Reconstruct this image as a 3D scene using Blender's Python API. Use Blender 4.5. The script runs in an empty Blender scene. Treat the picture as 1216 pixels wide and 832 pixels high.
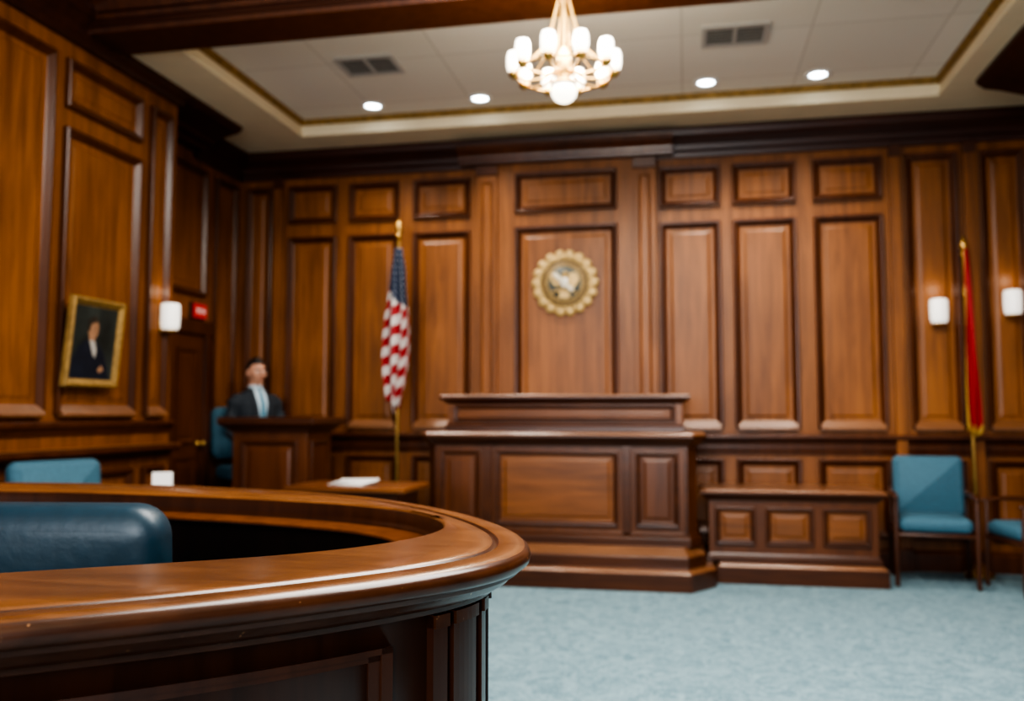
import bpy, bmesh, math, random
from mathutils import Vector, Matrix
random.seed(4)
S=bpy.context.scene
TH=math.radians(11.15); CT=math.cos(TH); ST=math.sin(TH)

# ------------------------------------------------------------------ materials
def newmat(name):
    m=bpy.data.materials.new(name); m.use_nodes=True
    nt=m.node_tree; b=nt.nodes['Principled BSDF']; return m,nt,b
def plain(name,col,rough=.5,metal=0,emit=None,es=0,noise=0,nscale=20,bump=0,coat=0):
    m,nt,b=newmat(name)
    b.inputs['Base Color'].default_value=(*col,1); b.inputs['Roughness'].default_value=rough
    b.inputs['Metallic'].default_value=metal; b.inputs['Coat Weight'].default_value=coat
    if emit: b.inputs['Emission Color'].default_value=(*emit,1); b.inputs['Emission Strength'].default_value=es
    if noise or bump:
        tc=nt.nodes.new('ShaderNodeTexCoord'); n=nt.nodes.new('ShaderNodeTexNoise')
        n.inputs['Scale'].default_value=nscale; n.inputs['Detail'].default_value=6
        nt.links.new(tc.outputs['Object'],n.inputs['Vector'])
        if noise:
            r=nt.nodes.new('ShaderNodeValToRGB')
            r.color_ramp.elements[0].position=.3; r.color_ramp.elements[1].position=.7
            r.color_ramp.elements[0].color=(*[c*(1-noise) for c in col],1)
            r.color_ramp.elements[1].color=(*[min(1,c*(1+noise)) for c in col],1)
            nt.links.new(n.outputs['Fac'],r.inputs['Fac']); nt.links.new(r.outputs['Color'],b.inputs['Base Color'])
        if bump:
            bp=nt.nodes.new('ShaderNodeBump'); bp.inputs['Strength'].default_value=bump; bp.inputs['Distance'].default_value=.01
            nt.links.new(n.outputs['Fac'],bp.inputs['Height']); nt.links.new(bp.outputs['Normal'],b.inputs['Normal'])
    return m
def wood(name,c1,c2,scale=(9,9,.7),rough=.34,coat=.15,wear=0,crough=.3):
    m,nt,b=newmat(name); N=nt.nodes; L=nt.links
    tc=N.new('ShaderNodeTexCoord'); mp=N.new('ShaderNodeMapping'); mp.inputs['Scale'].default_value=scale
    L.new(tc.outputs['Object'],mp.inputs['Vector'])
    n=N.new('ShaderNodeTexNoise'); n.inputs['Scale'].default_value=2.0; n.inputs['Detail'].default_value=8; n.inputs['Roughness'].default_value=.62; n.inputs['Distortion'].default_value=.6
    L.new(mp.outputs['Vector'],n.inputs['Vector'])
    n2=N.new('ShaderNodeTexNoise'); n2.inputs['Scale'].default_value=1.1; n2.inputs['Detail'].default_value=2
    L.new(tc.outputs['Object'],n2.inputs['Vector'])
    mx=N.new('ShaderNodeMath'); mx.operation='MULTIPLY_ADD'; mx.inputs[1].default_value=.35; L.new(n2.outputs['Fac'],mx.inputs[0])
    ml=N.new('ShaderNodeMath'); ml.operation='MULTIPLY'; ml.inputs[1].default_value=.68; L.new(n.outputs['Fac'],ml.inputs[0]); L.new(ml.outputs[0],mx.inputs[2])
    r=N.new('ShaderNodeValToRGB'); r.color_ramp.elements[0].position=.36; r.color_ramp.elements[1].position=.66
    r.color_ramp.elements[0].color=(*c1,1); r.color_ramp.elements[1].color=(*c2,1)
    L.new(mx.outputs[0],r.inputs['Fac'])
    out=r.outputs['Color']
    if wear:
        n3=N.new('ShaderNodeTexNoise'); n3.inputs['Scale'].default_value=60; n3.inputs['Detail'].default_value=5; L.new(tc.outputs['Object'],n3.inputs['Vector'])
        r3=N.new('ShaderNodeValToRGB'); r3.color_ramp.elements[0].position=.69; r3.color_ramp.elements[1].position=.74
        L.new(n3.outputs['Fac'],r3.inputs['Fac'])
        mm=N.new('ShaderNodeMix'); mm.data_type='RGBA'; L.new(r3.outputs['Color'],mm.inputs['Factor']); L.new(out,mm.inputs['A']); mm.inputs['B'].default_value=(.33,.17,.08,1); out=mm.outputs['Result']
    L.new(out,b.inputs['Base Color'])
    b.inputs['Roughness'].default_value=rough; b.inputs['Coat Weight'].default_value=coat; b.inputs['Coat Roughness'].default_value=crough
    b.inputs['Specular IOR Level'].default_value=.4
    bp=N.new('ShaderNodeBump'); bp.inputs['Strength'].default_value=.08; bp.inputs['Distance'].default_value=.004
    L.new(n.outputs['Fac'],bp.inputs['Height']); L.new(bp.outputs['Normal'],b.inputs['Normal'])
    return m
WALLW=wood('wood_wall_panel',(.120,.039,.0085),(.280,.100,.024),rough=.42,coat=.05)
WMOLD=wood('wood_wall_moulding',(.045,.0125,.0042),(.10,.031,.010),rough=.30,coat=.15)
SILLM=wood('wood_ledge_sheen_tint',(.14,.055,.020),(.24,.10,.040),scale=(.8,9,9),rough=.36,coat=.9,crough=.32)  # lighter wood tone paints in the sheen on sills and step edges
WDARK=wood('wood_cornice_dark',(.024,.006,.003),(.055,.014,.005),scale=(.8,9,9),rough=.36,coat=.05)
BENCH=wood('wood_bench_panel',(.090,.028,.0065),(.225,.077,.019),scale=(.9,9,9),rough=.36,coat=.1)
BENCHV=wood('wood_bench_frame',(.065,.019,.0055),(.135,.042,.012),rough=.33,coat=.1)
BENCHM=wood('wood_bench_moulding',(.040,.0115,.004),(.09,.027,.008),scale=(.9,9,9),rough=.28)
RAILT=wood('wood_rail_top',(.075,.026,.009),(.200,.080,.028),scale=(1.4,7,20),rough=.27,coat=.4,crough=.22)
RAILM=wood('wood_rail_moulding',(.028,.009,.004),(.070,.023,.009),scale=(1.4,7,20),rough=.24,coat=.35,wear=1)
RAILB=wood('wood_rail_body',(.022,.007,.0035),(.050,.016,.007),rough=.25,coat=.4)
RAILI=wood('wood_rail_inside_shade',(.014,.006,.004),(.030,.012,.007),rough=.5,coat=0)  # extra-dark brown stands in for the shade inside the box
LEGW=wood('wood_chair_leg',(.04,.012,.005),(.09,.028,.01),scale=(9,9,2))
BLUE=plain('fabric_blue',(.042,.120,.170),.75,noise=.12,nscale=60,bump=.15)
NAVY=plain('leather_blue',(.008,.032,.052),.42,noise=.1,nscale=30,bump=.12)
GOLD=plain('brass',(.55,.34,.11),.3,.9,noise=.15,nscale=15)
GOLDP=plain('gilt_paint',(.30,.18,.055),.5,.3,noise=.3,nscale=25,bump=.2)
PLAST=plain('cream_plaster',(.70,.60,.42),.8,noise=.05,nscale=3)
WHITE=plain('paper_white',(.80,.80,.78),.6,noise=.03,nscale=10)
BLACK=plain('black_metal',(.02,.02,.02),.5,noise=.1)
GLASSL=plain('frosted_lamp_glass',(.9,.88,.82),.4,emit=(1,.88,.68),es=2.6,noise=.02)
SCONG=plain('sconce_glass',(.9,.88,.84),.5,emit=(1,.93,.82),es=.45,noise=.02)
DOWNL=plain('downlight_lens',(.9,.9,.9),.4,emit=(.86,.96,1),es=12,noise=.01)
VG=plain('vent_grey',(.45,.44,.42),.5,noise=.03); VS=plain('vent_slat',(.25,.25,.24),.5,noise=.03)
# carpet
CARP,nt,b=newmat('carpet_blue'); tc=nt.nodes.new('ShaderNodeTexCoord')
n=nt.nodes.new('ShaderNodeTexNoise'); n.inputs['Scale'].default_value=70; n.inputs['Detail'].default_value=8; nt.links.new(tc.outputs['Object'],n.inputs['Vector'])
vo=nt.nodes.new('ShaderNodeTexNoise'); vo.inputs['Scale'].default_value=9; vo.inputs['Detail'].default_value=6; vo.inputs['Distortion'].default_value=2.2; nt.links.new(tc.outputs['Object'],vo.inputs['Vector'])
mt=nt.nodes.new('ShaderNodeMath'); mt.operation='ADD'; nt.links.new(n.outputs['Fac'],mt.inputs[0]); nt.links.new(vo.outputs['Fac'],mt.inputs[1])
r=nt.nodes.new('ShaderNodeValToRGB')
r.color_ramp.elements[0].position=.40; r.color_ramp.elements[1].position=.60
md=nt.nodes.new('ShaderNodeMath'); md.operation='MULTIPLY'; md.inputs[1].default_value=.5; nt.links.new(mt.outputs[0],md.inputs[0]); nt.links.new(md.outputs[0],r.inputs['Fac'])
r.color_ramp.elements[0].color=(.095,.175,.215,1); r.color_ramp.elements[1].color=(.215,.325,.370,1)
nt.links.new(r.outputs['Color'],b.inputs['Base Color']); b.inputs['Roughness'].default_value=.95
bp=nt.nodes.new('ShaderNodeBump'); bp.inputs['Strength'].default_value=.5; bp.inputs['Distance'].default_value=.01; nt.links.new(n.outputs['Fac'],bp.inputs['Height']); nt.links.new(bp.outputs['Normal'],b.inputs['Normal'])
# ceiling tiles
TILE,nt,b=newmat('ceiling_tile'); tc=nt.nodes.new('ShaderNodeTexCoord')
br=nt.nodes.new('ShaderNodeTexBrick'); br.offset=0; br.inputs['Scale'].default_value=1; br.inputs['Brick Width'].default_value=.82; br.inputs['Row Height'].default_value=.82; br.inputs['Mortar Size'].default_value=.006
br.inputs['Color1'].default_value=(.78,.735,.66,1); br.inputs['Color2'].default_value=(.74,.70,.62,1); br.inputs['Mortar'].default_value=(.60,.56,.49,1)
nt.links.new(tc.outputs['Object'],br.inputs['Vector']); nt.links.new(br.outputs['Color'],b.inputs['Base Color']); b.inputs['Roughness'].default_value=.9

# ------------------------------------------------------------------ mesh builder
def offset_poly(P,o):
    n=len(P); R=[]
    for i in range(n):
        a=Vector(P[i-1]);c=Vector(P[i]);d=Vector(P[(i+1)%n])
        e1=(c-a).normalized(); e2=(d-c).normalized()
        n1=Vector((e1.y,-e1.x)); n2=Vector((e2.y,-e2.x))
        k=(n1+n2)/max(.3,1+n1.dot(n2)); R.append((c.x+k.x*o,c.y+k.y*o))
    return R
class MB:
    def __init__(s): s.v=[];s.f=[];s.mi=[];s.sm=[];s.mats=[];s.M=Matrix()
    def k(s,m):
        if m not in s.mats: s.mats.append(m)
        return s.mats.index(m)
    def add(s,V,F,mat,smooth=False):
        o=len(s.v); s.v+= [tuple(s.M@Vector(p)) for p in V]
        ms = mat if isinstance(mat,list) else [mat]*len(F)
        for f,m in zip(F,ms): s.f.append([i+o for i in f]); s.mi.append(s.k(m)); s.sm.append(smooth)
    def box(s,x0,x1,y0,y1,z0,z1,mat):
        V=[(x,y,z) for z in(z0,z1) for y in(y0,y1) for x in(x0,x1)]
        s.add(V,[(0,2,3,1),(4,5,7,6),(0,1,5,4),(2,6,7,3),(0,4,6,2),(1,3,7,5)],mat)
    def prism(s,P,prof,mat,smooth=False,cap=True):
        n=len(P);V=[];F=[];M=[]
        for j,(o,z) in enumerate(prof):
            V+=[(x,y,z) for x,y in offset_poly(P,o)]
            if j:
                for i in range(n):
                    a=(j-1)*n+i;b=(j-1)*n+(i+1)%n
                    F.append((a,b,b+n,a+n)); M.append(mat[j-1] if isinstance(mat,list) else mat)
        if cap:
            m0=mat[0] if isinstance(mat,list) else mat; m1=mat[-1] if isinstance(mat,list) else mat
            F.append(tuple(range(n-1,-1,-1)));M.append(m0); F.append(tuple(range((len(prof)-1)*n,len(prof)*n)));M.append(m1)
        s.add(V,F,M,smooth)
    def rect(s,x0,x1,y0,y1,prof,mat): s.prism([(x0,y0),(x1,y0),(x1,y1),(x0,y1)],prof,mat)
    def panel(s,a,b,z0,z1,O,U,N,prof,mats):
        O=Vector(O);U=Vector(U);N=Vector(N);V=[];F=[];M=[]
        for j,(i,h) in enumerate(prof):
            for (q,z) in ((a+i,z0+i),(b-i,z0+i),(b-i,z1-i),(a+i,z1-i)):
                V.append(O+U*q+N*h+Vector((0,0,z)))
            if j:
                for t in range(4):
                    p=(j-1)*4+t;r_=(j-1)*4+(t+1)%4; F.append((p,r_,r_+4,p+4))
                    M.append(mats[min(j-1,len(mats)-1)])
        e=(len(prof)-1)*4; F.append((e,e+1,e+2,e+3)); M.append(mats[-1]); s.add(V,F,M)
    def extr(s,prof,a,b,O,U,N,mat):
        O=Vector(O);U=Vector(U);N=Vector(N);n=len(prof)
        V=[O+U*q+N*h+Vector((0,0,z)) for q in(a,b) for h,z in prof]
        F=[(i,(i+1)%n,(i+1)%n+n,i+n) for i in range(n)]+[tuple(range(n)),tuple(range(2*n-1,n-1,-1))]
        s.add(V,F,mat)
    def lathe(s,prof,c,mat,seg=24,axis='Z',smooth=True):
        V=[];F=[];n=seg
        for r_,h in prof:
            for i in range(n):
                t=2*math.pi*i/n; p=(r_*math.cos(t),r_*math.sin(t),h)
                if axis=='Y': p=(p[0],p[2],p[1])
                if axis=='X': p=(p[2],p[0],p[1])
                V.append((c[0]+p[0],c[1]+p[1],c[2]+p[2]))
        for j in range(len(prof)-1):
            for i in range(n): F.append((j*n+i,j*n+(i+1)%n,(j+1)*n+(i+1)%n,(j+1)*n+i))
        F.append(tuple(range(n))); F.append(tuple(range((len(prof)-1)*n,len(prof)*n)))
        s.add(V,F,mat,smooth)
    def tube(s,pts,rad,mat,seg=10,flat=1.0,up=(0,0,1),round_=True):
        pts=[Vector(p) for p in pts]; rad=list(rad) if hasattr(rad,'__len__') else [rad]*len(pts)
        if round_:
            d0=(pts[0]-pts[1]).normalized(); d1=(pts[-1]-pts[-2]).normalized()
            pts=[pts[0]+d0*rad[0]*.8,pts[0]+d0*rad[0]*.5]+pts+[pts[-1]+d1*rad[-1]*.5,pts[-1]+d1*rad[-1]*.8]
            rad=[rad[0]*.35,rad[0]*.82]+rad+[rad[-1]*.82,rad[-1]*.35]
        V=[];F=[];up=Vector(up)
        for i,p in enumerate(pts):
            t=(pts[min(i+1,len(pts)-1)]-pts[max(i-1,0)]).normalized()
            u=up if abs(t.dot(up))<.95 else Vector((0,1,0))
            a=t.cross(u).normalized(); b_=a.cross(t).normalized()
            for k_ in range(seg):
                g=2*math.pi*k_/seg; V.append(p+a*math.cos(g)*rad[i]+b_*math.sin(g)*rad[i]*flat)
        for j in range(len(pts)-1):
            for i in range(seg): F.append((j*seg+i,j*seg+(i+1)%seg,(j+1)*seg+(i+1)%seg,(j+1)*seg+i))
        F.append(tuple(range(seg-1,-1,-1))); F.append(tuple(range((len(pts)-1)*seg,len(pts)*seg)))
        s.add(V,F,mat,True)
    def ell(s,c,r3,mat,seg=16,rings=10,fn=None):
        V=[];F=[]
        for j in range(rings+1):
            ph=math.pi*j/rings
            for i in range(seg):
                t=2*math.pi*i/seg; p=Vector((math.sin(ph)*math.cos(t),math.sin(ph)*math.sin(t),math.cos(ph)))
                if fn: p=fn(p)
                V.append((c[0]+p.x*r3[0],c[1]+p.y*r3[1],c[2]+p.z*r3[2]))
        for j in range(rings):
            for i in range(seg): F.append((j*seg+i,(j+1)*seg+i,(j+1)*seg+(i+1)%seg,j*seg+(i+1)%seg))
        s.add(V,F,mat,True)
    def rbox(s,x0,x1,y0,y1,z0,z1,r_,mat,seg=3):
        bm=bmesh.new(); bmesh.ops.create_cube(bm,size=1)
        for v in bm.verts: v.co=Vector(((x0+x1)/2+v.co.x*(x1-x0),(y0+y1)/2+v.co.y*(y1-y0),(z0+z1)/2+v.co.z*(z1-z0)))
        bmesh.ops.bevel(bm,geom=bm.edges[:],offset=r_,segments=seg,affect='EDGES',profile=.5)
        bm.verts.index_update(); s.add([v.co.copy() for v in bm.verts],[[v.index for v in f.verts] for f in bm.faces],mat,True); bm.free()
    def make(s,name,parent=None,bevel=0,uv=None,recalc=True,loc=None):
        me=bpy.data.meshes.new(name); me.from_pydata(s.v,[],s.f)
        for m in s.mats: me.materials.append(m)
        for p,i,sm in zip(me.polygons,s.mi,s.sm): p.material_index=i; p.use_smooth=sm
        if recalc:
            bm=bmesh.new(); bm.from_mesh(me); bmesh.ops.remove_doubles(bm,verts=bm.verts[:],dist=1e-5); bmesh.ops.recalc_face_normals(bm,faces=bm.faces[:]); bm.to_mesh(me); bm.free()
        if uv:
            l=me.uv_layers.new(name='UVMap')
            for lp in me.loops: l.data[lp.index].uv=uv[lp.vertex_index]
        o=bpy.data.objects.new(name,me); S.collection.objects.link(o)
        if parent: o.parent=parent
        if bevel:
            bv=o.modifiers.new('bevel','BEVEL'); bv.width=bevel; bv.segments=2; bv.limit_method='ANGLE'; bv.angle_limit=math.radians(40)
        return o
def empty(name,loc=(0,0,0),rot=0):
    o=bpy.data.objects.new(name,None); o.location=loc; o.rotation_euler=(0,0,rot); o.empty_display_size=.1; S.collection.objects.link(o); return o
def rrect(w,h,r_,n=6):
    P=[]
    for cx,cy,a0 in ((w/2-r_,-h/2+r_,-90),(w/2-r_,h/2-r_,0),(-w/2+r_,h/2-r_,90),(-w/2+r_,-h/2+r_,180)):
        for i in range(n+1):
            a=math.radians(a0+90*i/n); P.append((cx+r_*math.cos(a),cy+r_*math.sin(a)))
    return P

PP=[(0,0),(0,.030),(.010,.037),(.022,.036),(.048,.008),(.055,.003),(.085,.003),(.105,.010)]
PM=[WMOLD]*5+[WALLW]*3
CORN=[(0,0),(.03,0),(.035,.03),(.05,.05),(.055,.08),(.09,.12),(.11,.135),(.12,.165),(.12,.19),(0,.19)]
def cornice(z,sc=1,sz=1): return [(h*sc,z+q*sz) for h,q in CORN]
def crail(z,d=.06): return [(0,z-.05),(.015,z-.05),(.02,z-.025),(d*.8,z-.01),(d,z),(d,z+.022),(d*.85,z+.03),(0,z+.03)]
def sill(B,a,b,z,O,U,N,d=.05,m=None): B.extr([(0,z-.012),(d+.008,z-.012),(d+.008,z+.002),(.004,z+.060),(0,z+.060)],a,b,O,U,N,m or SILLM)

# ------------------------------------------------------------------ floor & ceiling
B=MB(); B.box(-4.1,2.8,-3.2,7.45,-.1,0,CARP); B.make('floor')
B=MB()
B.box(-4.1,-3.16,4.9,7.4,3.52,3.72,PLAST); B.box(1.86,2.8,4.9,7.4,3.52,3.72,PLAST)
B.box(-3.16,1.86,6.84,7.4,3.52,3.72,PLAST)
B.box(-4.1,2.8,4.9,7.4,3.661,3.80,TILE)
B.box(-4.1,2.8,-3.2,4.6,3.85,3.95,PLAST)
B.make('ceiling')
B=MB()
tp=[(0,3.615),(.012,3.612),(.022,3.622),(.022,3.636),(.032,3.645),(.032,3.66),(0,3.66)]
B.extr(tp,-3.16,1.86,(0,6.84,0),(1,0,0),(0,-1,0),GOLDP)
B.extr(tp,4.93,6.84,(-3.16,0,0),(0,1,0),(1,0,0),GOLDP)
B.extr(tp,4.93,6.84,(1.86,0,0),(0,1,0),(-1,0,0),GOLDP)
tq=[(0,3.521),(.01,3.521),(.016,3.53),(.016,3.54),(0,3.545)]
B.extr(tq,-3.16,1.86,(0,6.84,0),(1,0,0),(0,-1,0),PLAST); B.extr(tq,4.93,6.84,(-3.16,0,0),(0,1,0),(1,0,0),PLAST); B.extr(tq,4.93,6.84,(1.86,0,0),(0,1,0),(-1,0,0),PLAST)
B.make('trim_1')
B=MB(); B.box(-3.95,2.65,4.60,4.93,3.52,3.95,WDARK)
B.extr([(0,3.60),(.03,3.60),(.05,3.66),(.10,3.72),(.12,3.76),(.12,3.9),(0,3.9)],-3.6,2.65,(0,4.60,0),(1,0,0),(0,-1,0),WMOLD)
B.extr([(.0,3.49),(.33,3.49),(.34,3.53),(-.0,3.53)],-3.6,2.65,(0,4.95,0),(1,0,0),(0,-1,0),WMOLD)
B.extr([(.0,3.56),(.36,3.56),(.37,3.59),(-.0,3.59)],-3.6,2.65,(0,4.95,0),(1,0,0),(0,-1,0),WMOLD)
B.make('trim_2')

# ------------------------------------------------------------------ back wall
B=MB(); Y=7.3; O=(0,Y,0);U=(1,0,0);N=(0,-1,0)
B.box(-4.1,2.8,Y,Y+.12,0,3.75,WALLW)
def col(B,a,b,O,U,N,split=2.82,z0=1.08,zt=3.22,d=.05):
    if split:
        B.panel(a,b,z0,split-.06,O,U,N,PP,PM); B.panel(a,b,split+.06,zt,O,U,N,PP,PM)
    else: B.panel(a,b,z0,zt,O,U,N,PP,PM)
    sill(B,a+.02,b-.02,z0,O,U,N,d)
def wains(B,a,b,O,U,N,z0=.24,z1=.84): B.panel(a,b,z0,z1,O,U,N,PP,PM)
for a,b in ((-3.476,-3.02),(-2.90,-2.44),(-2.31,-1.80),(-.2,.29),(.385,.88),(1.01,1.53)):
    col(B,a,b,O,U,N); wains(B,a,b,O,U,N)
for a,b in ((-3.88,-3.63),(1.70,2.08),(2.24,2.56)): col(B,a,b,O,U,N,None); wains(B,a,b,O,U,N)
B.box(-1.55,-.40,Y-.06,Y,0,3.3,WALLW); Oc=(0,Y-.06,0)
col(B,-1.40,-.54,Oc,U,N); wains(B,-1.40,-.54,Oc,U,N)
for a,b,h in ((-1.72,-1.55,.10),(-.40,-.23,.10),(-3.60,-3.52,.05),(1.58,1.66,.05),(2.12,2.2,.05)):
    B.box(a,b,Y-h,Y,0,3.3,WALLW)
    B.extr([(0,0),(.02,0),(.02,.16),(0,.18)],a-.01,b+.01,(0,Y-h,0),U,N,WMOLD)
    B.extr([(0,3.2),(.015,3.21),(.02,3.29),(0,3.3)],a-.008,b+.008,(0,Y-h,0),U,N,WMOLD)
    if b-a>.1:
        B.panel(a+.035,b-.035,1.1,3.15,(0,Y-h,0),U,N,[(0,.001),(0,.012),(.008,.016),(.02,.004)],[WMOLD,WMOLD,WALLW])
B.extr(crail(1.0,.07),-3.95,2.65,O,U,N,WMOLD)
B.extr(crail(1.0,.05),-1.73,-.22,(0,Y-.1,0),U,N,WMOLD)
B.extr(crail(.92,.03),-3.95,2.65,O,U,N,WMOLD)
B.extr([(0,0),(.03,0),(.03,.13),(.015,.15),(0,.16)],-3.95,2.65,O,U,N,WMOLD)
B.make('wall_back',bevel=.003)
B=MB()
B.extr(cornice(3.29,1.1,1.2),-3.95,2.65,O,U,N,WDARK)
B.extr(cornice(3.30,1.0,.72),-1.87,-.08,(0,Y-.12,0),U,N,WMOLD)
B.box(-1.87,-.08,Y-.13,Y,3.30,3.436,WMOLD)
B.make('trim_3',bevel=.003)

# ------------------------------------------------------------------ left wall
B=MB(); XL=-3.6; O=(XL,0,0);U=(0,1,0);N=(1,0,0)
B.box(-4.1,XL,-3.2,5.70,0,3.9,WALLW)
for a,b,t in ((4.52,5.26,1),(3.72,4.42,0),(2.9,3.62,1),(2.1,2.8,0),(1.3,2.0,1),(.5,1.2,0),(-.3,.4,1),(-1.1,-.4,0),(5.37,5.62,0)):
    col(B,a,b,O,U,N,2.955 if t else None,z0=1.19,zt=3.31); B.panel(a,b,.30,.84,O,U,N,PP,PM)
B.extr([(0,0),(.03,0),(.03,.16),(0,.18)],-3.2,5.70,O,U,N,WMOLD)
B.make('wall_left',bevel=.003)
B=MB(); B.extr(crail(1.12,.05),-3.2,5.70,O,U,N,WMOLD); B.extr(crail(.955,.11),-3.2,5.70,O,U,N,WMOLD)
B.extr([(0,.986),(.100,.986),(.085,.992),(0,.992)],-3.2,5.70,O,U,N,SILLM); B.make('trim_4',bevel=.003)
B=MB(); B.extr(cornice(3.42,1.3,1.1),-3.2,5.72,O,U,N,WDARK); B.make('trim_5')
XR=-3.95; O=(XR,0,0)
B=MB()
B.box(-4.1,XR,5.70,7.42,0,3.75,WALLW)
col(B,6.84,7.2,O,U,N,None); B.panel(5.85,6.70,2.16,3.22,O,U,N,PP,PM)
B.extr(crail(1.0,.03),6.78,7.3,O,U,N,WMOLD)
for a,b,z0,z1,h in ((5.74,5.83,0,1.92,.05),(6.68,6.77,0,1.92,.05),(5.70,6.80,1.84,1.95,.055)): B.box(XR,XR+h,a,b,z0,z1,WMOLD)
B.make('wall_alcove',bevel=.003)
B=MB()
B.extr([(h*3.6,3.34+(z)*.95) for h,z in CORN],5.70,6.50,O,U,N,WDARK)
B.extr(cornice(3.29,1.1,1.2),6.5,7.3,O,U,N,WDARK)
B.make('trim_6')
B=MB(); B.box(XR+.001,XR+.025,5.83,6.68,0.005,1.84,BENCHV)
for z0,z1 in ((.15,.85),(.95,1.72)):
    for a,b in ((5.92,6.22),(6.29,6.59)): B.panel(a,b,z0,z1,(XR+.025,0,0),U,N,[(0,0),(0,.01),(.02,.012),(.04,.001),(.07,.006)],[WMOLD,WMOLD,BENCHV])
B.lathe([(.022,0),(.022,.01),(.012,.012),(.012,.04),(.025,.045),(.028,.06),(.018,.075)],(XR+.025,6.62,.95),GOLD,16,'X')
B.make('door_1')
EX=plain('exit_sign_red',(.3,.012,.012),.4,emit=(1,.05,.03),es=.18,noise=.02)
B=MB(); B.box(XR,XR+.05,6.50,6.68,1.975,2.09,EX)
B.box(XR,XR+.03,6.49,6.69,1.965,2.10,BLACK)
for i,yy in enumerate((6.525,6.56,6.60,6.635)): B.box(XR+.05,XR+.053,yy,yy+.014,2.01,2.055,WHITE)
B.make('exit_sign')

# right wall
B=MB(); B.box(2.65,2.8,-3.2,7.42,0,3.9,WALLW); O=(2.65,0,0);U2=(0,1,0);N2=(-1,0,0)
for i in range(9): 
    a=-2.4+i*1.06; col(B,a,a+.85,O,U2,N2,2.82,zt=3.2); wains(B,a,a+.85,O,U2,N2)
B.extr([(0,0),(.03,0),(.03,.16),(0,.18)],-3.2,7.3,O,U2,N2,WMOLD)
B.make('wall_right')
B=MB(); B.extr(crail(1.0,.06),-3.2,7.3,O,U2,N2,WMOLD); B.make('trim_7')
B=MB(); B.extr([(h*5.3,3.27+z*1.35) for h,z in CORN],-3.2,6.55,O,U2,N2,WDARK); B.make('trim_8')
# rear wall with window openings (behind camera)
B=MB()
B.box(-4.1,2.8,-3.3,-3.2,0,.95,WALLW); B.box(-4.1,2.8,-3.3,-3.2,3.35,3.9,WALLW)
for a,b in ((-4.1,-3.1),(-1.35,-.85),(.9,2.8)): B.box(a,b,-3.3,-3.2,.95,3.35,WALLW)
B.make('wall_rear')
for k,(a,b) in enumerate(((-3.1,-1.35),(-.85,.9))):
    B=MB()
    for x in (a,(a+b)/2-.02,b-.05): B.box(x,x+.05,-3.28,-3.21,.95,3.35,WHITE)
    for z in (.95,2.1,3.30): B.box(a,b,-3.275,-3.215,z,z+.05,WHITE)
    B.make('window_%d'%(k+1))

# ------------------------------------------------------------------ judge bench
def bpan(B,a,b,z0,z1,y,m=BENCH,N=(0,-1,0)):
    B.panel(a,b,z0,z1,(0,y,0),(1,0,0),N,[(0,0),(0,.014),(.008,.02),(.02,.018),(.036,.002),(.055,.002),(.075,.008)],[BENCHM]*4+[m]*3)
def octa(x0,x1,y0,y1,c): return [(x0+c,y0),(x1-c,y0),(x1,y0+c*1.6),(x1,y1),(x0,y1),(x0,y0+c*1.6)]
B=MB()
B.prism(octa(-2.06,.19,6.10,7.05,.17),[(0,0),(0,.115),(-.004,.12),(-.03,.14)],[BENCHM,BENCHM,SILLM])
B.prism(octa(-1.97,.12,6.20,7.02,.12),[(0,.14),(0,.215),(-.005,.22),(-.065,.275)],[BENCHM,BENCHM,SILLM])
FT=octa(-1.89,.06,6.32,7.0,.06)
B.prism(FT,[(.03,.27),(.03,.33),(.01,.35),(0,.36),(0,.965),(.02,.97),(.03,.99),(.055,1.005),(.06,1.01),(.075,1.03),(.075,1.044),(.055,1.06)],[BENCHM]*3+[BENCHV]+[BENCHM]*6+[SILLM])
Yf=6.32
bpan(B,-1.36,-.48,.40,.93,Yf); bpan(B,-1.78,-1.48,.40,.93,Yf,BENCHV); bpan(B,-.36,-.06,.40,.93,Yf,BENCHV)
for x in (-1.42,-.42): B.box(x-.028,x+.028,Yf-.03,Yf,.36,.965,BENCHM)
for x in (-1.815,-.01): B.box(x-.012,x+.012,Yf-.015,Yf,.36,.965,BENCHM)
B.rect(-1.79,-.03,6.55,6.98,[(.012,1.06),(.012,1.10),(0,1.115),(0,1.27),(.012,1.275),(.03,1.29),(.05,1.30),(.055,1.31),(.055,1.325),(.04,1.337)],[BENCHM,BENCHM,BENCH]+[BENCHM]*5+[SILLM])
bpan(B,-1.74,-.08,1.13,1.262,6.55)
B.make('judge_bench',bevel=.003)
B=MB()
B.rect(.195,1.345,6.50,7.12,[(0,0),(0,.115),(-.004,.12),(-.03,.14)],[BENCHM,BENCHM,SILLM])
B.rect(.145,1.30,6.60,7.08,[(.02,.141),(.02,.17),(.005,.19),(0,.2),(0,.575),(.015,.58),(.03,.60),(.045,.61),(.06,.62),(.06,.639),(.04,.653)],[BENCHM]*3+[BENCHV]+[BENCHM]*5+[SILLM])
for a,b in ((.19,.47),(.54,.87),(.93,1.25)): bpan(B,a,b,.26,.53,6.60)
B.make('clerk_desk',bevel=.003)

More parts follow.
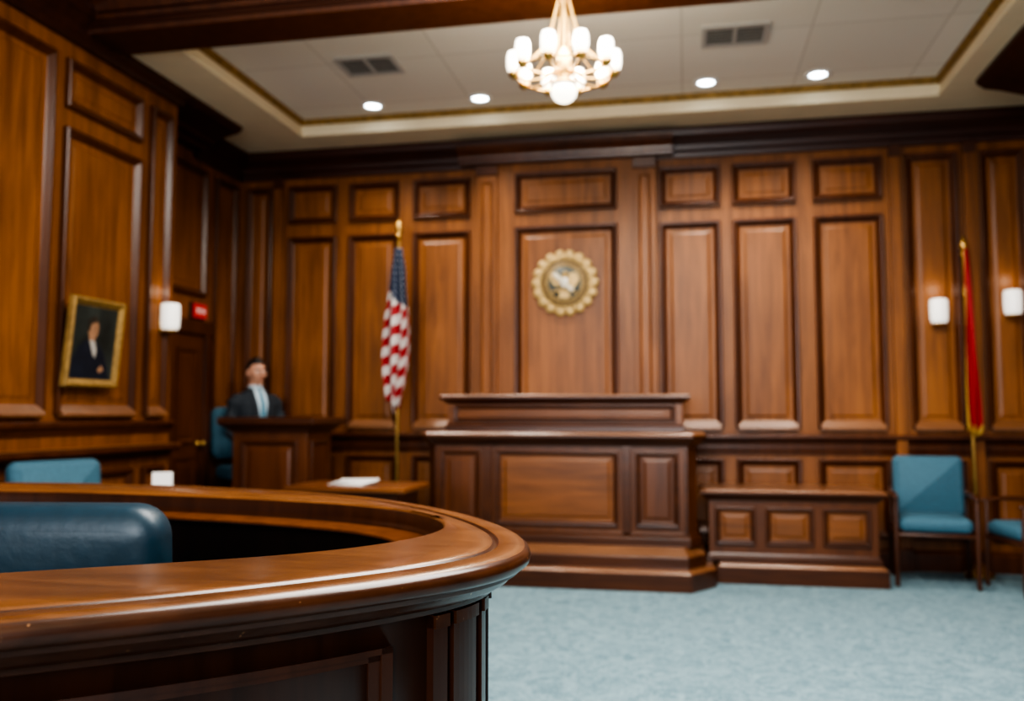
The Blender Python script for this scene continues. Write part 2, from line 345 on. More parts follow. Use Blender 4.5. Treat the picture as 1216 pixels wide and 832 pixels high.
# witness stand
B=MB()
B.rect(-3.27,-2.69,6.0,6.44,[(.03,0),(.03,.12),(.01,.14),(0,.15),(0,1.06),(.02,1.07),(.035,1.09),(.07,1.11),(.085,1.12),(.085,1.16),(.075,1.168)],[BENCHM]*3+[BENCHV]+[BENCHM]*6)
bpan(B,-3.20,-2.76,.25,1.0,6.0,BENCHV)
B.panel(6.07,6.38,.25,1.0,(-2.69,0,0),(0,1,0),(1,0,0),[(0,0),(0,.014),(.02,.018),(.036,.002)],[BENCHM,BENCHM,BENCHM,BENCHV])
B.make('witness_stand',bevel=.003)
B=MB(); B.rect(-3.88,-2.5,6.55,7.20,[(0,0),(0,.27),(-.01,.29),(-.02,.30)],BENCHM); B.make('witness_platform')

# centre table with papers
B=MB()
B.rect(-2.44,-1.66,5.1,5.62,[(-.012,.715),(0,.722),(0,.742),(-.01,.75)],BENCH)
B.rect(-2.38,-1.72,5.16,5.56,[(0,.64),(0,.715)],BENCHM)
for x in (-2.36,-1.78):
    for y in (5.18,5.50): B.rect(x,x+.04,y,y+.04,[(.004,0),(.004,.04),(-.006,.05),(0,.48),(.01,.5),(.01,.64)],BENCHM)
B.make('counsel_table')
B=MB()
for i in range(5):
    B.M=Matrix.Translation((-2.08+.01*i,5.33+.006*i,.7505+.006*i))@Matrix.Rotation(.12*i-.2,4,'Z'); B.box(-.12,.12,-.09,.09,0,.005,WHITE)
B.make('paper_stack')
B=MB()
B.rect(-3.45,-3.02,4.70,5.15,[(-.01,.71),(0,.715),(0,.735),(-.008,.74)],BENCH); B.rect(-3.42,-3.05,4.73,5.12,[(0,.64),(0,.71)],BENCHM)
for x in (-3.41,-3.10):
    for y in (4.74,5.07): B.rect(x,x+.04,y,y+.04,[(0,0),(.006,.5),(.006,.64)],BENCHM)
B.make('side_table')
B=MB(); B.M=Matrix.Translation((-3.22,5.04,.741))@Matrix.Rotation(.6,4,'Z')
B.extr([(-.05,0),(0,.09),(.05,0),(.047,0),(0,.084),(-.047,0)],-.06,.06,(0,0,0),(1,0,0),(0,1,0),WHITE)
B.make('tent_card')

# ------------------------------------------------------------------ foreground rail (jury box)
def W(l,d): return (l*CT-d*ST, l*ST+d*CT)
oc=[(-3.61,.2),(-2.6,.32),(-1.7,.60),(-1.1,.84),(-.62,1.07),(-.358,1.215),(-.142,1.375),(-.005,1.53),(.044,1.72),(-.01,2.02),(-.205,2.43),(-.565,2.83),(-1.23,3.14),(-1.90,3.27),(-3.01,3.24)]
ic=[(-3.61,.55),(-2.6,.68),(-1.75,.98),(-1.2,1.22),(-.80,1.41),(-.50,1.53),(-.32,1.64),(-.20,1.78),(-.145,1.94),(-.165,2.13),(-.31,2.38),(-.656,2.60),(-1.23,2.82),(-1.75,2.93),(-3.0,2.92)]
def crom(P,n=10):
    R=[];P=[Vector(W(*p)) for p in P]
    for i in range(len(P)-1):
        p0=P[max(i-1,0)];p1=P[i];p2=P[i+1];p3=P[min(i+2,len(P)-1)]
        for k in range(n):
            t=k/n; R.append(.5*((2*p1)+(p2-p0)*t+(2*p0-5*p1+4*p2-p3)*t*t+(3*p1-p0-3*p2+p3)*t**3))
    R.append(P[-1])
    for _ in range(30): R=[R[0]]+[R[i-1]*.25+R[i]*.5+R[i+1]*.25 for i in range(1,len(R)-1)]+[R[-1]]
    return R
OC=crom(oc);IC=crom(ic)
def nrm(P):
    R=[]
    for i in range(len(P)):
        t=(P[min(i+1,len(P)-1)]-P[max(i-1,0)]).normalized(); R.append(Vector((t.y,-t.x)))
    return R
ON=nrm(OC);IN=nrm(IC); NP=len(OC)
zt=.95; BO=-.098
outp=[(-.105,zt),(-.075,zt),(-.072,zt-.005),(-.065,zt-.005),(-.062,zt),(-.028,zt),(-.012,zt-.003),(-.003,zt-.010),(0,zt-.020),(-.003,zt-.030),(-.012,zt-.037),(-.022,zt-.040),(-.022,zt-.046),(-.032,zt-.050),(-.040,zt-.060),(-.056,zt-.070),(-.072,zt-.074),(-.072,zt-.082),(-.082,zt-.085),(BO,zt-.088),(BO,.12),(-.075,.10),(-.075,0)]
inp=[(.0,zt),(-.006,zt-.006),(-.006,zt-.035),(-.010,zt-.052),(-.09,zt-.056),(-.094,zt-.064),(-.06,zt-.075),(0.0,zt-.08),(0.0,0)]
B=MB();V=[];F=[];M=[]
L=[(OC,ON,o,z) for o,z in outp[::-1]]+[(IC,IN,o,z) for o,z in inp]
for P,Nn,o,z in L: V+=[(P[i].x+Nn[i].x*o,P[i].y+Nn[i].y*o,z) for i in range(NP)]
no=len(outp)
for j in range(len(L)-1):
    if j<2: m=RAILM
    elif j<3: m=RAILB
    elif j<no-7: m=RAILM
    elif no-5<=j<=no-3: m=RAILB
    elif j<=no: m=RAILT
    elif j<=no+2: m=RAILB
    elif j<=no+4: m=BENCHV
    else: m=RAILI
    for i in range(NP-1): F.append((j*NP+i,j*NP+i+1,(j+1)*NP+i+1,(j+1)*NP+i)); M.append(m)
B.add(V,F,M,True)
def cbox(i0,i1,o0,o1,z0,z1,m):
    V=[];F=[];n=i1-i0+1
    for o,z in ((o0,z0),(o1,z0),(o1,z1),(o0,z1)): V+=[(OC[i].x+ON[i].x*o,OC[i].y+ON[i].y*o,z) for i in range(i0,i1+1)]
    for j in range(4):
        for i in range(n-1): F.append((j*n+i,j*n+i+1,((j+1)%4)*n+i+1,((j+1)%4)*n+i))
    F+= [(0,n,2*n,3*n),(n-1,2*n-1,3*n-1,4*n-1)]
    B.add(V,F,m)
def cpanel(i0,i1,z0,z1):
    for w,h in ((0,.009),(1,.005)):
        t=.010; a=z0+w*t;b=z1-w*t; o1=BO-.001+h
        cbox(i0+w,i1-w,BO-.005,o1,b-t,b,RAILB); cbox(i0+w,i1-w,BO-.005,o1,a,a+t,RAILB)
        cbox(i0+w,i0+w+1,BO-.005,o1,a,b,RAILB); cbox(i1-w-1,i1-w,BO-.005,o1,a,b,RAILB)
for a,b in ((14,36),(40,61),(88,102),(106,122)): cpanel(a,b,.2,.825)
for a,b in ((65,67),(68,73),(75,77),(81,84)):
    cbox(a,b,BO-.005,BO+.016,.12,.86,RAILB); cbox(a,b,BO-.005,BO+.022,.1,.2,RAILM); cbox(a,b,BO-.005,BO+.022,.84,.862,RAILM)
B.make('jury_box_railing',bevel=0,recalc=True)

# ------------------------------------------------------------------ chairs
def cushion(B,w,h,t,rc,M,mat,puff=.02):
    old=B.M; B.M=old@M
    B.prism(rrect(w,h,rc),[(-.05,-t/2-puff*.6),(-.022,-t/2),(-.006,-t/2+.012),(0,-t/2+.03),(0,t/2-.03),(-.006,t/2-.012),(-.022,t/2),(-.05,t/2+puff*.6)],mat,True); B.M=old
RX=Matrix.Rotation(math.pi/2,4,'X')
def armchair(name,loc,rot,sc=1):
    B=MB(); S_=Matrix.Scale(sc,4); B.M=Matrix.Rotation(rot,4,'Z')@S_
    cushion(B,.49,.48,.09,.05,Matrix.Translation((0,-.01,.44)),BLUE)
    cushion(B,.50,.46,.08,.05,Matrix.Translation((0,.235,.69))@Matrix.Rotation(-.10,4,'X')@RX,BLUE)
    for x in (-.265,.265):
        B.tube([(x,-.235,.012),(x,-.23,.3),(x,-.225,.62)],[.016,.021,.020],LEGW,8)
        B.tube([(x,.25,.012),(x,.225,.4),(x,.262,.66)],[.016,.021,.018],LEGW,8)
        B.tube([(x,-.25,.635),(x,-.1,.65),(x,.1,.645),(x,.265,.63)],[.02,.025,.023,.016],LEGW,8,.7)
        B.tube([(x,-.22,.37),(x,.22,.37)],.018,LEGW,8)
    for y in (-.225,.225): B.tube([(-.265,y,.37),(.265,y,.37)],.018,LEGW,8)
    B.tube([(-.25,.25,.55),(.25,.25,.55)],.013,LEGW,8)
    o=B.make(name); o.location=loc; return o
armchair('upholstered_armchair',(1.705,6.82,0),-.14,.96)
armchair('upholstered_armchair',(2.30,6.58,0),-math.pi/2+.16,.93)
armchair('upholstered_armchair',(-3.10,4.14,0),math.pi/2-.35,1.03)
def swivel(name,loc,rot,mat,w=.54,h=.50,zt=.99,seatz=.48):
    B=MB(); B.M=Matrix.Rotation(rot,4,'Z')
    cushion(B,w,h,.10,.075,Matrix.Translation((0,.25,zt-h/2))@Matrix.Rotation(-.08,4,'X')@RX,mat)
    cushion(B,w-.02,.48,.11,.09,Matrix.Translation((0,0,seatz-.04)),mat)
    B.tube([(0,.24,seatz+.06),(0,.26,seatz-.07),(0,.05,seatz-.11)],[.022,.022,.022],BLACK,8)
    B.lathe([(.03,.10),(.03,seatz-.12),(.09,seatz-.11),(.09,seatz-.08)],(0,0,0),BLACK,16)
    for i in range(5):
        a=2*math.pi*i/5+.3; c,s_=math.cos(a),math.sin(a)
        B.tube([(0,0,.11),(.12*c,.12*s_,.095),(.22*c,.22*s_,.07)],[.03,.022,.016],BLACK,8); B.ell((.22*c,.22*s_,.03),(.028,.028,.03),BLACK,10,6)
    o=B.make(name); o.location=loc; return o
jx,jy=W(-1.030,2.30)
swivel('jury_swivel_chair',(jx,jy,0),math.pi+.13,NAVY,zt=.995)

# ------------------------------------------------------------------ witness: chair + man
mx_,my_=-3.55,6.87; FR=.95
swivel('witness_chair',(mx_-.03,my_-.01,.30),FR,BLUE,w=.46,h=.44,zt=.95,seatz=.45)
root=empty('seated_man_in_suit',(mx_,my_,.800),FR); root.scale=(.97,.97,.99)
SUIT=plain('suit_charcoal_blue',(.020,.026,.034),.85,noise=.15,nscale=50,bump=.1)
SKIN=plain('skin',(.56,.29,.19),.55,noise=.06,nscale=12)
HAIR=plain('hair_black',(.012,.009,.008),.5,noise=.3,nscale=60,bump=.3)
SHIRT=plain('shirt_pale_blue',(.50,.62,.70),.7,noise=.04,nscale=30)
TIE=plain('tie_teal',(.06,.20,.28),.5,noise=.2,nscale=60)
def rem(o,v,it=4):
    r_=o.modifiers.new('remesh','REMESH'); r_.mode='VOXEL'; r_.voxel_size=v; r_.use_smooth_shade=True
    sm=o.modifiers.new('smooth','SMOOTH'); sm.iterations=it; sm.factor=.6
TR=[(.00,.165,.125,0),(.10,.170,.13,0),(.20,.160,.118,-.005),(.30,.165,.118,-.012),(.40,.182,.125,-.015),(.48,.190,.122,-.01),(.535,.175,.105,0),(.57,.125,.085,.003),(.60,.075,.065,.005),(.625,.06,.058,.0)]
def loft(B,R,mat,seg=28):
    V=[];F=[]
    for z,rx,ry,cy in R:
        for i in range(seg):
            t=2*math.pi*i/seg; V.append((rx*math.copysign(abs(math.cos(t))**.85,math.cos(t)),cy+ry*math.sin(t),z))
    for j in range(len(R)-1):
        for i in range(seg): F.append((j*seg+i,j*seg+(i+1)%seg,(j+1)*seg+(i+1)%seg,(j+1)*seg+i))
    F.append(tuple(range(seg-1,-1,-1)));F.append(tuple(range((len(R)-1)*seg,len(R)*seg))); B.add(V,F,mat,True)
B=MB(); loft(B,TR,SUIT)
for sx in (-1,1):
    B.tube([(sx*.155,0,.515),(sx*.205,0,.475),(sx*.235,-.02,.36),(sx*.245,-.045,.24),(sx*.225,-.15,.185),(sx*.17,-.285,.165)],[.058,.061,.054,.050,.044,.036],SUIT,14)
B.ell((0,.0,.06),(.17,.14,.10),SUIT)
rem(B.make('suit_jacket',root),.011,6)
B=MB()
B.ell((0,.01,.05),(.165,.14,.095),SUIT)
for sx in (-1,1):
    B.tube([(sx*.09,0,.06),(sx*.11,-.20,.075),(sx*.12,-.40,.07),(sx*.12,-.43,-.02),(sx*.12,-.42,-.20),(sx*.12,-.415,-.40)],[.088,.082,.066,.062,.056,.05],SUIT,14)
rem(B.make('trousers',root),.012,5)
B=MB()
for sx in (-1,1): B.tube([(sx*.12,-.41,-.455),(sx*.12,-.48,-.462),(sx*.125,-.55,-.470)],[.045,.046,.034],BLACK,12,.75)
B.make('shoes',root)
B=MB()
def chest(x,z,off):
    for k in range(len(TR)-1):
        if TR[k][0]<=z<=TR[k+1][0]:
            t=(z-TR[k][0])/(TR[k+1][0]-TR[k][0]); a=[TR[k][i]*(1-t)+TR[k+1][i]*t for i in range(4)]; break
    return (x,a[3]-a[2]*math.sqrt(max(.05,1-(x/a[1])**2))-off,z)
def strip(B,left,right,zs,off,mat,nx=6):
    V=[];F=[]
    for z,l,r_ in zip(zs,left,right):
        for i in range(nx+1): V.append(chest(l+(r_-l)*i/nx,z,off))
    for j in range(len(zs)-1):
        for i in range(nx): a=j*(nx+1)+i; F.append((a,a+1,a+nx+2,a+nx+1))
    B.add(V,F,mat,True)
zs=[.24,.32,.40,.48,.54,.58,.605]
w=[.004,.020,.034,.046,.052,.050,.046]
strip(B,[-a for a in w],w,zs,.012,SHIRT)
strip(B,[-.014,-.02,-.022,-.02,-.017,-.014,-.016],[.014,.02,.022,.02,.017,.014,.016],zs,.017,TIE)
strip(B,[-a-.045+.004*i for i,a in enumerate(w)],[-a for a in w],zs,.016,SUIT); strip(B,w,[a+.045-.004*i for i,a in enumerate(w)],zs,.016,SUIT)
B.ell((0,-.07,.595),(.02,.014,.018),TIE,10,6)
o=B.make('shirt_and_tie',root)
B=MB(); B.lathe([(.068,.585),(.064,.61),(.060,.635),(.056,.637)],(0,.0,0),SHIRT,20); B.make('shirt_collar',root)
def hf(p):
    x,y,z=p
    if z<0: x*=1+.30*z; y=y*(1+.16*z)-.10*(-z)*(1 if y<0 else -.3)
    if y<0: y*=.93
    return Vector((x,y,z))
hr=empty('head',(0,-.012,.745),.0); hr.parent=root
B=MB(); B.ell((0,0,0),(.077,.098,.118),SKIN,28,20,hf)
B.tube([(0,-.086,.02),(0,-.106,-.012),(0,-.114,-.027)],[.009,.012,.014],SKIN,10)
B.ell((0,-.088,.030),(.05,.012,.010),SKIN); B.ell((0,-.090,-.095),(.024,.018,.016),SKIN)
B.ell((0,-.093,-.058),(.025,.010,.010),SKIN)
for sx in (-1,1): B.ell((sx*.078,.008,-.005),(.010,.020,.032),SKIN); B.ell((sx*.045,-.068,-.02),(.022,.016,.016),SKIN)
B.tube([(0,.012,-.06),(0,.014,-.12),(0,.010,-.17)],[.055,.054,.060],SKIN,16)
rem(B.make('face',hr),.005,3)
B=MB()
for sx in (-1,1):
    B.ell((sx*.031,-.084,.006),(.013,.008,.008),WHITE,12,8); B.ell((sx*.031,-.0905,.006),(.006,.004,.006),BLACK,10,6)
    B.tube([(sx*.016,-.099,.026),(sx*.033,-.098,.031),(sx*.048,-.088,.025)],[.0035,.0045,.0035],HAIR,6)
B.ell((0,-.102,-.058),(.022,.004,.0035),plain('lips',(.35,.12,.10),.5,noise=.05),12,6)
B.make('eyes_and_mouth',hr)
B=MB();V=[];F=[];sg,rg=48,34;c_=Vector((0,.004,.004));keep=[]
for j in range(rg+1):
    ph=math.pi*j/rg
    for i in range(sg):
        t=2*math.pi*i/sg; p=Vector((math.sin(ph)*math.cos(t),math.sin(ph)*math.sin(t),math.cos(ph))); q=hf(p)
        V.append((q.x*.083+c_.x,q.y*.107+c_.y,q.z*.128+c_.z))
        y,z=p.y,p.z; lim=.52 if y<-.55 else (.52-(y+.55)*1.0 if y<.1 else -.42)
        keep.append(z>=lim)
for j in range(rg):
    for i in range(sg):
        f=(j*sg+i,(j+1)*sg+i,(j+1)*sg+(i+1)%sg,j*sg+(i+1)%sg)
        if all(keep[k] for k in f): F.append(f)
B.add(V,F,HAIR,True); h=B.make('hair',hr); so=h.modifiers.new('s','SOLIDIFY'); so.thickness=.012; so.offset=-1
for sx in (-1,1):
    B=MB(); c=Vector((sx*.155,-.32,.160))
    B.tube([c+Vector((0,.03,.004)),c+Vector((0,-.02,0)),c+Vector((-sx*.003,-.06,-.002))],[.027,.036,.036],SKIN,12,.42)
    for k,(dx,ln) in enumerate(((-.028,.066),(-.010,.076),(.009,.071),(.026,.056))):
        p=c+Vector((sx*dx,-.075,0)); B.tube([p+Vector((0,.02,0)),p+Vector((sx*dx*.1,-ln*.5,.004)),p+Vector((sx*dx*.15,-ln*.85,-.008)),p+Vector((sx*dx*.15,-ln,-.018))],[.0095,.009,.008,.007],SKIN,8)
    p=c+Vector((-sx*.03,-.015,0)); B.tube([p,p+Vector((-sx*.022,-.03,-.002)),p+Vector((-sx*.028,-.058,-.006))],[.013,.011,.009],SKIN,8)
    rem(B.make('hand',root),.0035,2)

# ------------------------------------------------------------------ flags
def flagmat(name,us=True):
    m,nt,b=newmat(name); N=nt.nodes;L=nt.links; b.inputs['Roughness'].default_value=.7
    tc=N.new('ShaderNodeUVMap'); sp=N.new('ShaderNodeSeparateXYZ'); L.new(tc.outputs['UV'],sp.inputs[0])
    def math_(op,a,b_=None,c=None):
        n_=N.new('ShaderNodeMath'); n_.operation=op
        for i,v in enumerate((a,b_,c)):
            if v is None: continue
            if isinstance(v,(int,float)): n_.inputs[i].default_value=v
            else: L.new(v,n_.inputs[i])
        return n_.outputs[0]
    def mix(f,a,b_):
        n_=N.new('ShaderNodeMix'); n_.data_type='RGBA'; L.new(f,n_.inputs['Factor'])
        for k,v in (('A',a),('B',b_)):
            if isinstance(v,tuple): n_.inputs[k].default_value=v
            else: L.new(v,n_.inputs[k])
        return n_.outputs['Result']
    if us:
        s_=math_('ADD',math_('MULTIPLY',sp.outputs['Y'],8.2),math_('MULTIPLY',sp.outputs['X'],2.4))
        st=math_('GREATER_THAN',math_('FRACT',s_),.52)
        colr=mix(st,(.33,.016,.022,1),(.60,.56,.53,1))
        vn=N.new('ShaderNodeTexVoronoi'); vn.inputs['Scale'].default_value=1; vn.inputs['Randomness'].default_value=.1
        mp=N.new('ShaderNodeMapping'); mp.inputs['Scale'].default_value=(7,26,1); L.new(tc.outputs['UV'],mp.inputs['Vector']); L.new(mp.outputs['Vector'],vn.inputs['Vector'])
        star=math_('LESS_THAN',vn.outputs['Distance'],.17)
        blue=mix(star,(.009,.020,.055,1),(.45,.47,.50,1))
        msk=math_('LESS_THAN',math_('ADD',sp.outputs['Y'],math_('MULTIPLY',sp.outputs['X'],-.12)),.27)
        colr=mix(msk,colr,blue)
    else:
        colr=mix(math_('GREATER_THAN',sp.outputs['Y'],.965),(.29,.009,.012,1),(.4,.24,.05,1))
        colr=mix(math_('LESS_THAN',sp.outputs['X'],.08),colr,(.4,.24,.05,1))
    L.new(colr,b.inputs['Base Color']); return m
def flag(name,x,y,ztop,zc0,zc1,wprof,nf,amp,mat,xoff=0,skew=0,tilt=0,rb=.13):
    e=empty(name,(x,y,0)); 
    B=MB(); B.lathe([(rb,0),(rb,.03),(rb*.77,.045),(.04,.06),(.03,.10),(.018,.11)],(0,0,0),GOLD,24)
    B.tube([(0,0,.08),(tilt*.5,0,ztop*.5),(tilt,0,ztop-.12)],[.014]*3,GOLD,10); B.make('pole_and_base',e)
    B=MB(); B.lathe([(.012,-.13),(.028,-.12),(.028,-.105),(.012,-.10),(.02,-.08),(.034,-.055),(.022,-.02),(.004,.03)],(tilt,0,ztop),GOLD,16); B.make('finial',e)
    B=MB();V=[];uv=[];F=[];nu=72;nv=40
    for j in range(nv+1):
        b_=j/nv
        k=b_*(len(wprof)-1); i0=min(int(k),len(wprof)-2); w_=wprof[i0]*(1-(k-i0))+wprof[i0+1]*(k-i0)
        for i in range(nu+1):
            a=i/nu
            xx=(a-.42)*w_+xoff*b_+tilt*(1-b_*.4)+.012*math.sin(a*9+b_*5)
            yy=-.035-amp*(.35+.65*min(1,b_*2))*math.sin(a*math.pi*2*nf+b_*1.3)-.02*math.sin(a*math.pi)
            V.append((xx,yy,zc0+(zc1-zc0)*b_-skew*(1-abs(a-.55)*2)*b_ + .02*math.sin(a*20)*b_)); uv.append((a,b_))
    for j in range(nv):
        for i in range(nu): p=j*(nu+1)+i; F.append((p,p+1,p+nu+2,p+nu+1))
    B.add(V,F,mat,True); o=B.make('flag_cloth',e,uv=uv,recalc=False)
    so=o.modifiers.new('solid','SOLIDIFY'); so.thickness=.004
flag('american_flag',-2.345,7.0,2.79,2.56,1.28,[.05,.13,.17,.22,.24,.23,.17,.09],3,.034,flagmat('flag_stars_stripes'),xoff=-.02,skew=.07)
flag('red_flag',2.085,7.10,2.50,2.42,1.06,[.02,.055,.07,.08,.085,.085,.08],2,.022,flagmat('flag_red',False),xoff=.005,skew=.02,tilt=-.03,rb=.10)

# ------------------------------------------------------------------ seal
e=empty('courtroom_seal',(-.975,7.222,2.27))
SEALC=plain('seal_gold',(.50,.34,.13),.45,.25,noise=.25,nscale=30); SEALD=plain('seal_bronze_dark',(.16,.11,.06),.5,.2,noise=.25,nscale=30)
SEALB=plain('seal_centre_grey',(.10,.11,.10),.5,.1,noise=.3,nscale=20)
B=MB()
B.lathe([(.235,0),(.235,-.02),(.225,-.03),(.215,-.03),(.205,-.022)],(0,0,0),SEALC,64,'Y')
for i in range(18):
    t=2*math.pi*i/18; B.ell((.236*math.cos(t),-.014,.236*math.sin(t)),(.045,.018,.045),SEALC,12,8)
B.make('scalloped_rim',e)
B=MB(); B.lathe([(.205,-.02),(.20,-.026),(.0,-.026)],(0,0,0),SEALD,48,'Y')
for r_ in (.205,.145): 
    P=[(r_*math.cos(2*math.pi*i/48),-.030,r_*math.sin(2*math.pi*i/48)) for i in range(49)]; B.tube(P,.006,SEALC,8,up=(0,1,0),round_=False)
for i in range(28):
    t=2*math.pi*i/28; c,s_=math.cos(t),math.sin(t)
    B.tube([(.16*c,-.028,.16*s_),(.19*c,-.028,.19*s_)],[.006,.006],SEALC,6)
B.make('legend_ring',e)
B=MB(); B.lathe([(.14,-.026),(.135,-.032),(0,-.032)],(0,0,0),SEALB,40,'Y')
def ext(P,y0,y1,m):
    n=len(P); V=[(x,y0,z) for x,z in P]+[(x,y1,z) for x,z in P]
    B.add(V,[tuple(range(n)),tuple(range(2*n-1,n-1,-1))]+[(i,(i+1)%n,(i+1)%n+n,i+n) for i in range(n)],m)
ext([(-.02,.03),(-.06,.085),(-.11,.09),(-.125,.04),(-.10,.0),(-.07,-.03),(-.03,-.02)],-.047,-.032,SEALC)
ext([(.02,.03),(.05,.08),(.10,.085),(.125,.03),(.10,-.02),(.07,-.045),(.03,-.03)],-.047,-.032,SEALC)
B.ell((0,-.045,0),(.035,.02,.065),SEALC); B.ell((.008,-.055,.075),(.02,.014,.022),SEALC); B.tube([(.02,-.056,.075),(.042,-.056,.066)],[.009,.003],SEALC,8)
ext([(-.03,-.05),(.03,-.05),(.05,-.12),(0,-.132),(-.05,-.12)],-.045,-.032,SEALC)
ext([(-.028,.035),(.028,.035),(.028,-.01),(0,-.045),(-.028,-.01)],-.072,-.05,WHITE)
ext([(-.095,.065),(-.07,.085),(.085,-.06),(.06,-.08)],-.078,-.06,plain('seal_ribbon',(.66,.60,.46),.5,noise=.1))
B.tube([(-.10,-.045,-.075),(.0,-.045,-.05),(.10,-.045,-.085)],[.008,.01,.006],SEALC,8)
B.make('eagle_emblem',e)

# ------------------------------------------------------------------ portrait painting
e=bpy.data.objects.new('portrait_painting',None); S.collection.objects.link(e)
e.location=(-3.545,4.735,1.355); e.rotation_euler=(0,math.radians(5.5),0); e.scale=(1,.93,.97)
B=MB(); O=(0,0,0)
B.panel(-.26,.26,0,.55,O,(0,1,0),(1,0,0),[(0,0),(0,.03),(.012,.04),(.028,.034),(.045,.018),(.052,.014)],[GOLDP]*5+[BLACK]); B.make('gilt_frame',e)
CANV=plain('portrait_background',(.026,.034,.030),.5,noise=.6,nscale=5)
B=MB()
def fl(P,x,m,k=1.3): B.add([(x,max(-.206,min(.206,a*k)) if k!=1 else a,.052+(z-.052)*k) for a,z in P],[tuple(range(len(P)))],m)
fl([(-.208,.052),(.208,.052),(.208,.498),(-.208,.498)],.0155,CANV,1)
fl([(-.158,.052),(-.15,.14),(-.115,.205),(-.05,.24),(.02,.23),(.08,.18),(.12,.11),(.14,.052)],.017,plain('portrait_suit',(.008,.013,.024),.5,noise=.3,nscale=14))
fl([(-.045,.24),(.0,.237),(.022,.19),(.012,.15),(-.008,.17)],.018,plain('portrait_collar',(.40,.37,.33),.6,noise=.1))
fc=plain('portrait_skin',(.34,.18,.10),.6,noise=.25,nscale=18)
fl([(-.02+.040*math.cos(t*.3927),.29+.052*math.sin(t*.3927)) for t in range(16)],.0185,fc); fl([(-.045,.27),(-.005,.27),(.0,.232),(-.045,.238)],.0182,fc)
fl([(-.066,.285),(-.064,.33),(-.03,.352),(.0,.348),(.02,.325),(-.005,.325),(-.038,.312),(-.048,.275)],.019,plain('portrait_hair',(.03,.022,.015),.6,noise=.2))
fl([(.04,.10),(.07,.12),(.09,.10),(.07,.085),(.05,.085)],.0185,fc)
B.make('canvas',e,recalc=False)

# ------------------------------------------------------------------ lamps
def sconce(x,y,z,rot):
    e=empty('wall_sconce',(x,y,z),rot)
    B=MB(); B.rbox(-.035,.035,-.02,.0,-.10,.10,.008,GOLD); B.tube([(0,-.01,-.06),(0,-.05,-.075),(0,-.07,-.06)],[.008]*3,GOLD,8); B.lathe([(.02,-.105),(.05,-.095),(.055,-.085)],(0,-.07,0),GOLD,20); B.make('bracket',e)
    B=MB(); B.lathe([(.052,-.085),(.062,-.06),(.065,0),(.064,.085),(.058,.10),(.05,.102)],(0,-.07,0),SCONG,24); B.make('glass_shade',e)
    l=bpy.data.lights.new('sconce_bulb','POINT'); l.energy=.3; l.color=(1,.88,.7); l.shadow_soft_size=.04; o=bpy.data.objects.new('bulb',l); o.parent=e; o.location=(0,-.09,.19); S.collection.objects.link(o)
sconce(-3.6,5.57,1.86,math.pi/2); sconce(1.90,7.29,1.965,0); sconce(2.42,7.29,2.02,0)
cx,cy,cz=-.575,4.25,2.90
e=empty('chandelier',(cx,cy,cz)); k_=.90
B=MB()
B.lathe([(.07,.95/k_),(.07,.93/k_),(.02,.915/k_),(.010,.90/k_)],(0,0,0),GOLD,24)
B.tube([(0,0,.91/k_),(0,0,.42)],[.010,.010],GOLD,10)
B.lathe([(.008,.46),(.03,.44),(.045,.41),(.02,.37),(.012,.33),(.012,.12),(.03,.08),(.05,.03),(.045,-.02),(.02,-.06),(.07,-.075),(.075,-.09),(.02,-.09)],(0,0,0),GOLD,24)
n=10
B.tube([(.265*math.cos(2*math.pi*i/48),.265*math.sin(2*math.pi*i/48),-.03) for i in range(49)],.007,GOLD,8,round_=False)
for i in range(n):
    t=2*math.pi*i/n+.15;c,s_=math.cos(t),math.sin(t)
    B.tube([(.03*c,.03*s_,.0),(.12*c,.12*s_,-.055),(.21*c,.21*s_,-.06),(.27*c,.27*s_,-.03)],[.008]*4,GOLD,8)
    B.tube([(.03*c,.03*s_,.40),(.07*c,.07*s_,.25),(.13*c,.13*s_,.10),(.262*c,.262*s_,-.03)],[.0035]*4,GOLD,6)
    B.lathe([(.012,-.05),(.03,-.03),(.032,-.015)],(.275*c,.275*s_,0),GOLD,12)
o=B.make('brass_frame',e); o.scale=(k_,)*3
B=MB()
for i in range(n):
    t=2*math.pi*i/n+.15;c,s_=math.cos(t),math.sin(t)
    B.lathe([(.022,-.022),(.036,.0),(.042,.03),(.041,.075),(.033,.10),(.014,.106)],(.275*c,.275*s_,0),GLASSL,16)
B.ell((0,0,-.125),(.072,.072,.066),GLASSL,24,14)
o=B.make('frosted_shades',e); o.scale=(k_,)*3
l=bpy.data.lights.new('chandelier_light','POINT'); l.energy=50; l.color=(1,.88,.70); l.shadow_soft_size=.2; o=bpy.data.objects.new('bulbs',l); o.parent=e; o.location=(0,0,.12); S.collection.objects.link(o)
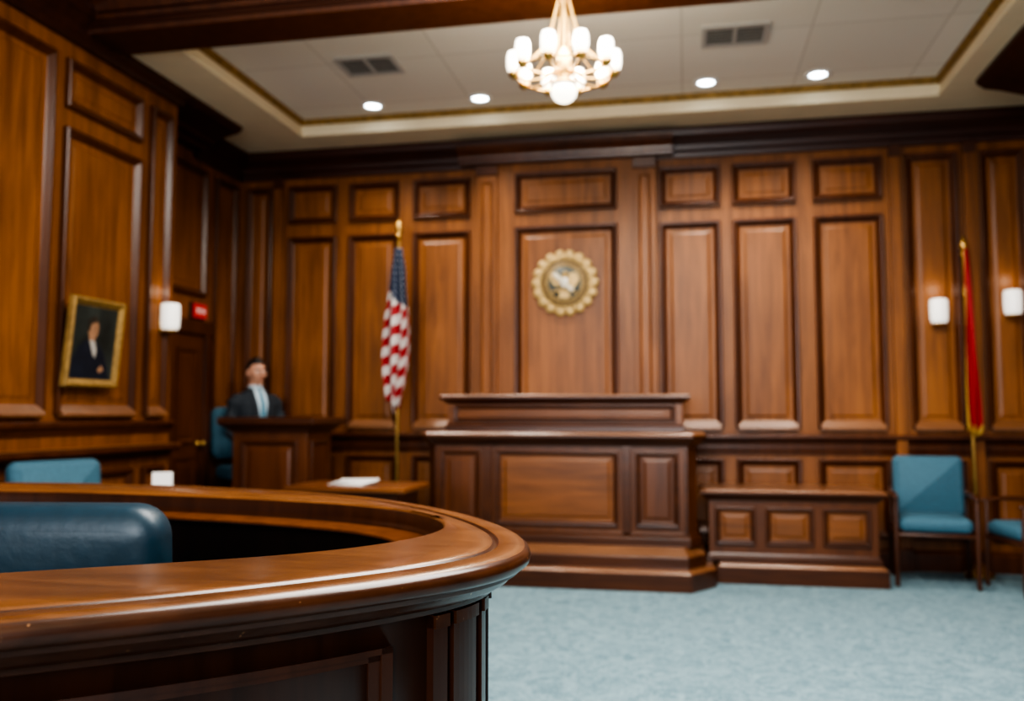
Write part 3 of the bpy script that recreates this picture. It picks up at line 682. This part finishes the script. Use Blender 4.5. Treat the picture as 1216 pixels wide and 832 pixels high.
for (x,y) in ((-2.44,6.60),(-1.556,6.60),(.175,6.60),(.972,6.60)):
    e=empty('recessed_downlight',(x,y,3.66))
    B=MB(); B.lathe([(.062,0),(.095,0),(.095,-.008),(.085,-.012),(.068,-.010),(.062,-.004)],(0,0,0),WHITE,28); B.make('trim_ring',e)
    B=MB(); B.lathe([(.066,-.003),(.05,-.006),(.0,-.008)],(0,0,0),DOWNL,24); B.make('lens',e)
    l=bpy.data.lights.new('downlight','SPOT'); l.energy=65; l.spot_size=math.radians(125); l.spot_blend=.9; l.color=(1,.93,.82); l.shadow_soft_size=.06
    o=bpy.data.objects.new('lamp',l); o.parent=e; o.location=(0,-.0,-.03); S.collection.objects.link(o)
for x,y in ((-2.17,5.80),(.34,5.78)):
    B=MB(); B.M=Matrix.Translation((x,y,3.66))
    for a,b_,c,d in ((-.21,.21,-.16,-.13),(-.21,.21,.13,.16),(-.21,-.18,-.13,.13),(.18,.21,-.13,.13)): B.box(a,b_,c,d,-.015,0,VG)
    B.box(-.18,.18,-.13,.13,-.003,0,BLACK)
    for k in range(6):
        yy=-.11+k*.044; B.box(-.18,.18,yy-.012,yy+.006,-.013,-.008,VS)
    B.box(-.012,.012,-.13,.13,-.016,-.004,VG); B.make('ceiling_vent')

# ------------------------------------------------------------------ lights
def area(name,loc,rot,sx,sy,en,col):
    l=bpy.data.lights.new(name,'AREA'); l.shape='RECTANGLE'; l.size=sx; l.size_y=sy; l.energy=en; l.color=col
    o=bpy.data.objects.new(name,l); o.location=loc; o.rotation_euler=rot; S.collection.objects.link(o)
area('window_daylight',(-2.22,-3.15,2.15),(math.radians(90),0,0),1.7,2.3,80,(.94,.97,1))
area('window_daylight',(.03,-3.15,2.15),(math.radians(90),0,0),1.7,2.3,140,(.94,.97,1))
area('ceiling_fill_light',(.2,3.0,3.83),(0,0,0),2.8,2.4,230,(1,.97,.92))  # added overhead fill for general brightness, no fixture belongs to it
wd=bpy.data.worlds.new('World'); S.world=wd; wd.use_nodes=True
wd.node_tree.nodes['Background'].inputs[0].default_value=(.75,.85,1,1); wd.node_tree.nodes['Background'].inputs[1].default_value=.8
S.view_settings.view_transform='AgX'
try: S.view_settings.look='AgX - High Contrast'
except Exception: pass
S.view_settings.exposure=.42

cam=bpy.data.cameras.new('camera'); co=bpy.data.objects.new('camera',cam); S.collection.objects.link(co)
co.location=(0,0,1.2); co.rotation_euler=(math.radians(94.03),0,TH)
cam.sensor_width=36; cam.lens=31.09; cam.clip_start=.05
cam.dof.use_dof=True; cam.dof.focus_distance=1.5; cam.dof.aperture_fstop=2.6
S.camera=co
